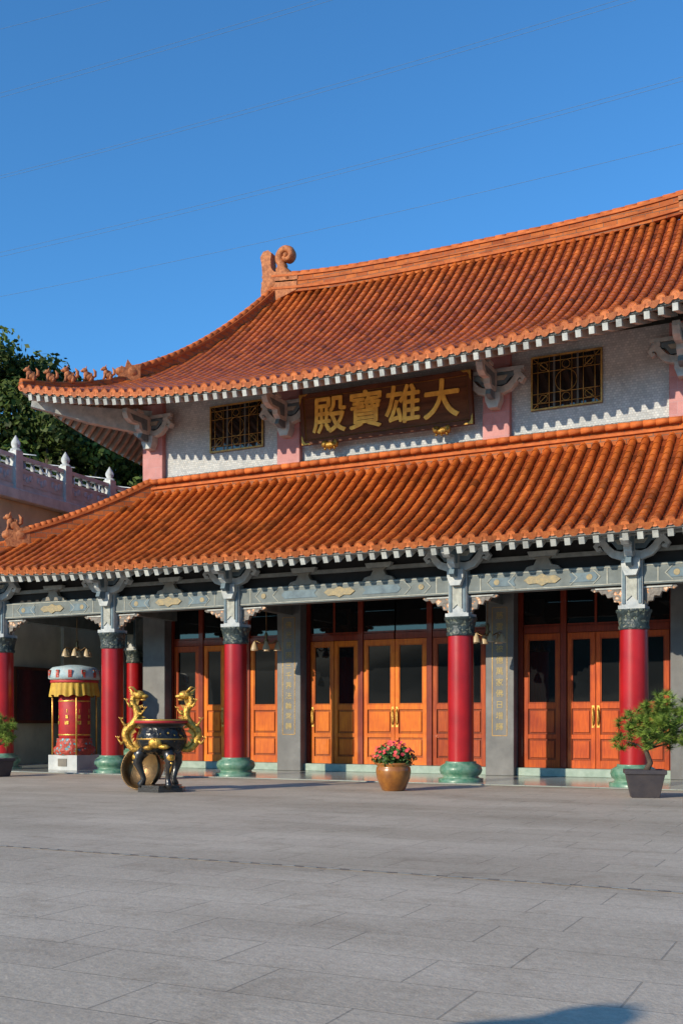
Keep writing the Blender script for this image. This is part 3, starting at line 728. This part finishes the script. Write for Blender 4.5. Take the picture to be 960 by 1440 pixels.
bb=empty('bronze_gong',(-2.05,-5.25,.44));bb.rotation_euler=(math.radians(80),0,math.radians(4));g=MB()
lathe(g,(0,0,0),[(.02,-.16),(.2,-.15),(.36,-.10),(.44,0),(.46,.16),(.44,.165),(.42,.02),(.33,-.06),(.02,-.10)],36,m_bronze)
g.build('gong_body',bb)
# unseen lantern shape added out of frame to cast the shadow at the bottom edge
sl=empty('shadow_caster_lantern',(6.74,-26.08,0));g=MB()
prism(g,[(.5*math.cos(pi*i/3),.5*math.sin(pi*i/3)) for i in range(6)],(0,0,.15),(1,0,0),(0,1,0),(0,0,.3),m_gran)
lathe(g,(0,0,0),[(.36,.3),(.30,.42),(.17,.5),(.15,1.2),(.15,1.9),(.24,2.05),(.36,2.2),(.36,2.3)],16,m_gran)
for i in range(6):
    a=pi*i/3;box(g,.27*math.cos(a)-.035,.27*math.cos(a)+.035,.27*math.sin(a)-.035,.27*math.sin(a)+.035,2.3,2.8,m_gran)
lathe(g,(0,0,0),[(.16,2.3),(.16,2.8)],12,m_soff)
lathe(g,(0,0,0),[(.50,2.8),(.52,2.88),(.42,3.02),(.34,3.16),(.22,3.26),(.18,3.32),(.20,3.38),(.15,3.45),(.02,3.52)],12,m_gran)
g.build('shadow_caster_body',sl)
# ------------------------------------------------------------------ foliage helpers
def leaves(mb,cs,rs,n,size,mat,flat=.6,shell=.55,el=1.0):
    for c_,r in zip(cs,rs):
        ct=random.uniform(.7,1.3)
        for _ in range(n):
            d_=Vector(np.random.normal(size=3)).normalized();rad=(shell+(1-shell)*random.random()**.6)
            rad*=1+.18*math.sin(d_.x*7+c_[0])*math.sin(d_.y*6+d_.z*5)
            p_=Vector(c_)+Vector((d_.x*r*rad,d_.y*r*rad,d_.z*r*rad*flat))
            nn=(d_+Vector(np.random.normal(size=3))*.7).normalized();a=nn.orthogonal().normalized()
            b_=nn.cross(a);th=random.random()*6.28;u=a*math.cos(th)+b_*math.sin(th);v=nn.cross(u)
            s_=size*random.uniform(.6,1.3)
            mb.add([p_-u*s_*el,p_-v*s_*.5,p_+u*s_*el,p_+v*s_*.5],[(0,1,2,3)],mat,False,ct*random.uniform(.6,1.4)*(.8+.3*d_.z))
def pine(loc,seed,rz_=0,sc=1):
    random.seed(seed);np.random.seed(seed)
    e=empty('potted_pine',loc,rz_);g=MB();e.scale=(sc,)*3
    def sq(a,z): return [(x*a,y*a*.8,z) for x,y in((-1,-1),(1,-1),(1,1),(-1,1))]
    vs=sq(.24,0)+sq(.33,.42)+sq(.36,.42)+sq(.36,.5)+sq(.32,.5)+sq(.31,.44);fs=[(3,2,1,0)]
    for j in range(5):
        for i in range(4): fs.append((j*4+i,j*4+(i+1)%4,j*4+4+(i+1)%4,j*4+4+i))
    g.add(vs,fs,m_potd);g.add([vs[20+i] for i in range(4)],[(0,1,2,3)],m_soil)
    g.build('planter',e,.01);g=MB()
    tr=[(0,0,.42),(.10,.02,.62),(.02,0,.85),(.16,.03,1.05),(.28,0,1.25)]
    sweep(g,tr,[.06,.05,.045,.035,.025],[.06,.05,.045,.035,.025],8,m_bark,nrm=(0,1,0))
    cs=[(.30,0,1.45),(.05,.05,1.42),(-.2,-.02,1.22),(.5,.04,1.3),(-.32,.1,1.0),(.62,-.05,1.1),(.2,-.25,1.2),(.2,.28,1.2),(.02,-.2,1.02),(.45,-.2,1.5),(.75,.1,1.35),(-.12,.2,1.45),(.5,.2,1.62),(.45,.05,.98),(.3,.1,1.72),(.75,0,1.6),(-.3,-.1,1.3),(.9,.05,1.2),(.1,-.15,1.3),(.35,-.2,1.32)]
    for c_ in cs:
        b0=tr[2] if c_[2]<1.15 else tr[3];m_=[(b0[k]+c_[k])/2+random.uniform(-.05,.05) for k in range(3)]
        sweep(g,[b0,m_,c_],[.025,.018,.008],[.025,.018,.008],6,m_bark,nrm=(0,1,0))
    g.build('trunk',e);g=MB()
    for c_ in cs:
        for sub in range(11):
            o=Vector(c_)+Vector((random.gauss(0,.12),random.gauss(0,.12),random.gauss(0,.09)))
            tn=random.uniform(.6,1.45)
            for k in range(60):
                dd=Vector((random.gauss(0,1),random.gauss(0,1),random.gauss(.6,.7))).normalized();l=random.uniform(.09,.17)
                sd=dd.orthogonal().normalized()*.006
                g.add([o+dd*.01-sd,o+dd*.01+sd,o+dd*l],[(0,1,2)],m_needle,False,tn*random.uniform(.7,1.2))
    g.build('needles',e)
pine((7.74,-2.89,0),3,math.radians(15),1.05);pine((-8.6,-2.6,0),5,math.radians(170),.95)
def flowerpot(loc,sc,seed):
    random.seed(seed);e=empty('flower_pot',loc);e.scale=(sc,)*3;g=MB()
    lathe(g,(0,0,0),[(.20,0),(.24,.02),(.34,.25),(.365,.40),(.35,.48),(.33,.51),(.37,.54),(.38,.58),(.34,.58),(.31,.52)],36,m_pot)
    lathe(g,(0,0,.52),[(.01,0),(.31,0)],20,m_soil,cap=False)
    g.build('pot',e);g=MB()
    leaves(g,[(0,0,.68),(.24,0,.66),(-.24,.05,.66),(0,-.22,.66),(0,.22,.68),(.1,-.1,.80),(-.12,0,.80)],[.24]*7,420,.045,m_leaf2,.7,.2,.8)
    g.build('leaves',e);g=MB()
    for i in range(100):
        a=random.random()*6.28;r=.46*math.sqrt(random.random());x,y=r*math.cos(a),r*math.sin(a);z=1.0-1.2*r*r+random.uniform(-.08,.05)
        t=Vector((x*2+random.gauss(0,.4),y*2+random.gauss(-.3,.4),.8)).normalized();u=t.orthogonal().normalized();v=t.cross(u);tn=random.uniform(.6,1.4)
        for k in range(5):
            an=2*pi*k/5;dd=u*math.cos(an)+v*math.sin(an);pp=t.cross(dd);c_=Vector((x,y,z))
            g.add([c_,c_+dd*.026-pp*.02+t*.005,c_+dd*.042+t*.003,c_+dd*.026+pp*.02+t*.005],[(0,1,2,3)],m_flower,False,tn)
    g.build('flowers',e)
flowerpot((2.74,-3.22,0),1.0,1);flowerpot((-4.3,-1.9,0),.9,2)
# ------------------------------------------------------------------ trees
def tree(x,y,top,cr,seed,n=1):
    random.seed(seed);np.random.seed(seed);z0=max(T(x,y),0)-.1;h=top-z0
    e=empty('broadleaf_tree',(x,y,z0));g=MB()
    sweep(g,[(0,0,0),(.2,.1,h*.3),(-.1,.2,h*.6),(0,0,h*.85)],[.45,.36,.24,.08],[.45,.36,.24,.08],8,m_bark,nrm=(0,1,0))
    cs=[];rs=[]
    for i in range(30):
        a=random.random()*6.28;zz=random.uniform(.35,.93);rr=cr*math.sqrt(max(0,1-((zz-.58)/.42)**2))*random.uniform(.3,.95)
        cs.append((rr*math.cos(a),rr*math.sin(a),h*zz));rs.append(random.uniform(.28,.45)*cr*.75)
    cs.append((0,0,h-.3*cr));rs.append(.35*cr)
    cs.append((.35*cr,-.2*cr,h-.42*cr));rs.append(.32*cr);cs.append((-.35*cr,-.2*cr,h-.45*cr));rs.append(.32*cr)
    for c_ in cs[::2]: sweep(g,[(0,0,h*.35),(c_[0]*.5,c_[1]*.5,(h*.4+c_[2])/2),c_],[.16,.1,.03],[.16,.1,.03],6,m_bark,nrm=(1,0,0))
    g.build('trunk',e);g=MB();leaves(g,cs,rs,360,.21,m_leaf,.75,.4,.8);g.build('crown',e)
def camw(px,zc_): 
    xc_=(px-480)/1500*zc_;return 11.46+xc_*ca-zc_*sa,-23.45+xc_*sa+zc_*ca
tree(-36.5,21.0,23,5.2,11);tree(-30.6,19.4,22.6,4.8,12);tree(-29.0,21.5,21.6,4.6,22);tree(-28.3,24.5,20.8,4.6,13);tree(-26.1,30.5,22.2,5,14)
tree(-29,26,21.6,4.8,18);tree(-27.8,31,23.9,4.4,19);tree(-23.5,24,17.5,4.6,20);tree(-27,20,18.5,4.4,21)
# ------------------------------------------------------------------ power lines
def wire(yl,yr,Z,off=0):
    pts=[]
    for px,y in((0,yl),(960,yr)):
        zc_=(Z-1.45)*1500/(1013-y);pts.append(Vector((*camw(px,zc_),Z)))
    a=pts[0]+(pts[0]-pts[1])*.6;b_=pts[1]+(pts[1]-pts[0])*.6
    mb=MB();P_=[a.lerp(b_,i/24)+Vector((0,0,-1.6*(1-(2*i/24-1)**2)+1.2)) for i in range(25)]
    sweep(mb,P_,.013,.013,5,m_wire);mb.build('power_line')
for yl,yr,Z in((136,-160,52),(130,-168,52.6),(250,-22,46),(246,-30,46.6),(360,112,40),(354,106,40.4),(416,200,36),(40,-240,56)): wire(yl,yr,Z)
# ------------------------------------------------------------------ light, world, camera
el=math.radians(21.5);hd=Vector((.41,.912,0)).normalized()
L=bpy.data.lights.new('sun','SUN');L.energy=5.0;L.angle=math.radians(.5);L.color=(1,.88,.69)
so=bpy.data.objects.new('sun',L);S.collection.objects.link(so)
dirv=Vector((hd.x*math.cos(el),hd.y*math.cos(el),-math.sin(el)))
so.rotation_euler=dirv.to_track_quat('-Z','Y').to_euler();so.location=(-20,-40,30)
W=bpy.data.worlds.new('World');S.world=W;W.use_nodes=True;nt=W.node_tree
sk=nt.nodes.new('ShaderNodeTexSky');sk.sky_type='NISHITA';sk.sun_disc=False
sk.sun_elevation=el;sk.sun_rotation=math.atan2(-hd.x,-hd.y);sk.air_density=1.0;sk.dust_density=.3;sk.ozone_density=2.5
mx=mixc(nt,1.0,sk.outputs[0],(.66,1.42,1.95),'MULTIPLY')
bg=nt.nodes['Background'];nt.links.new(mx,bg.inputs[0]);bg.inputs[1].default_value=.112
cam=bpy.data.cameras.new('camera');co=bpy.data.objects.new('camera',cam);S.collection.objects.link(co)
cam.sensor_width=36;cam.sensor_fit='AUTO';cam.lens=37.5;cam.shift_y=293/1440;cam.clip_end=6000
co.location=(11.46,-23.45,1.45);co.rotation_euler=(pi/2,0,math.radians(26.1));S.camera=co
S.view_settings.view_transform='Standard';S.view_settings.look='None';S.view_settings.exposure=0
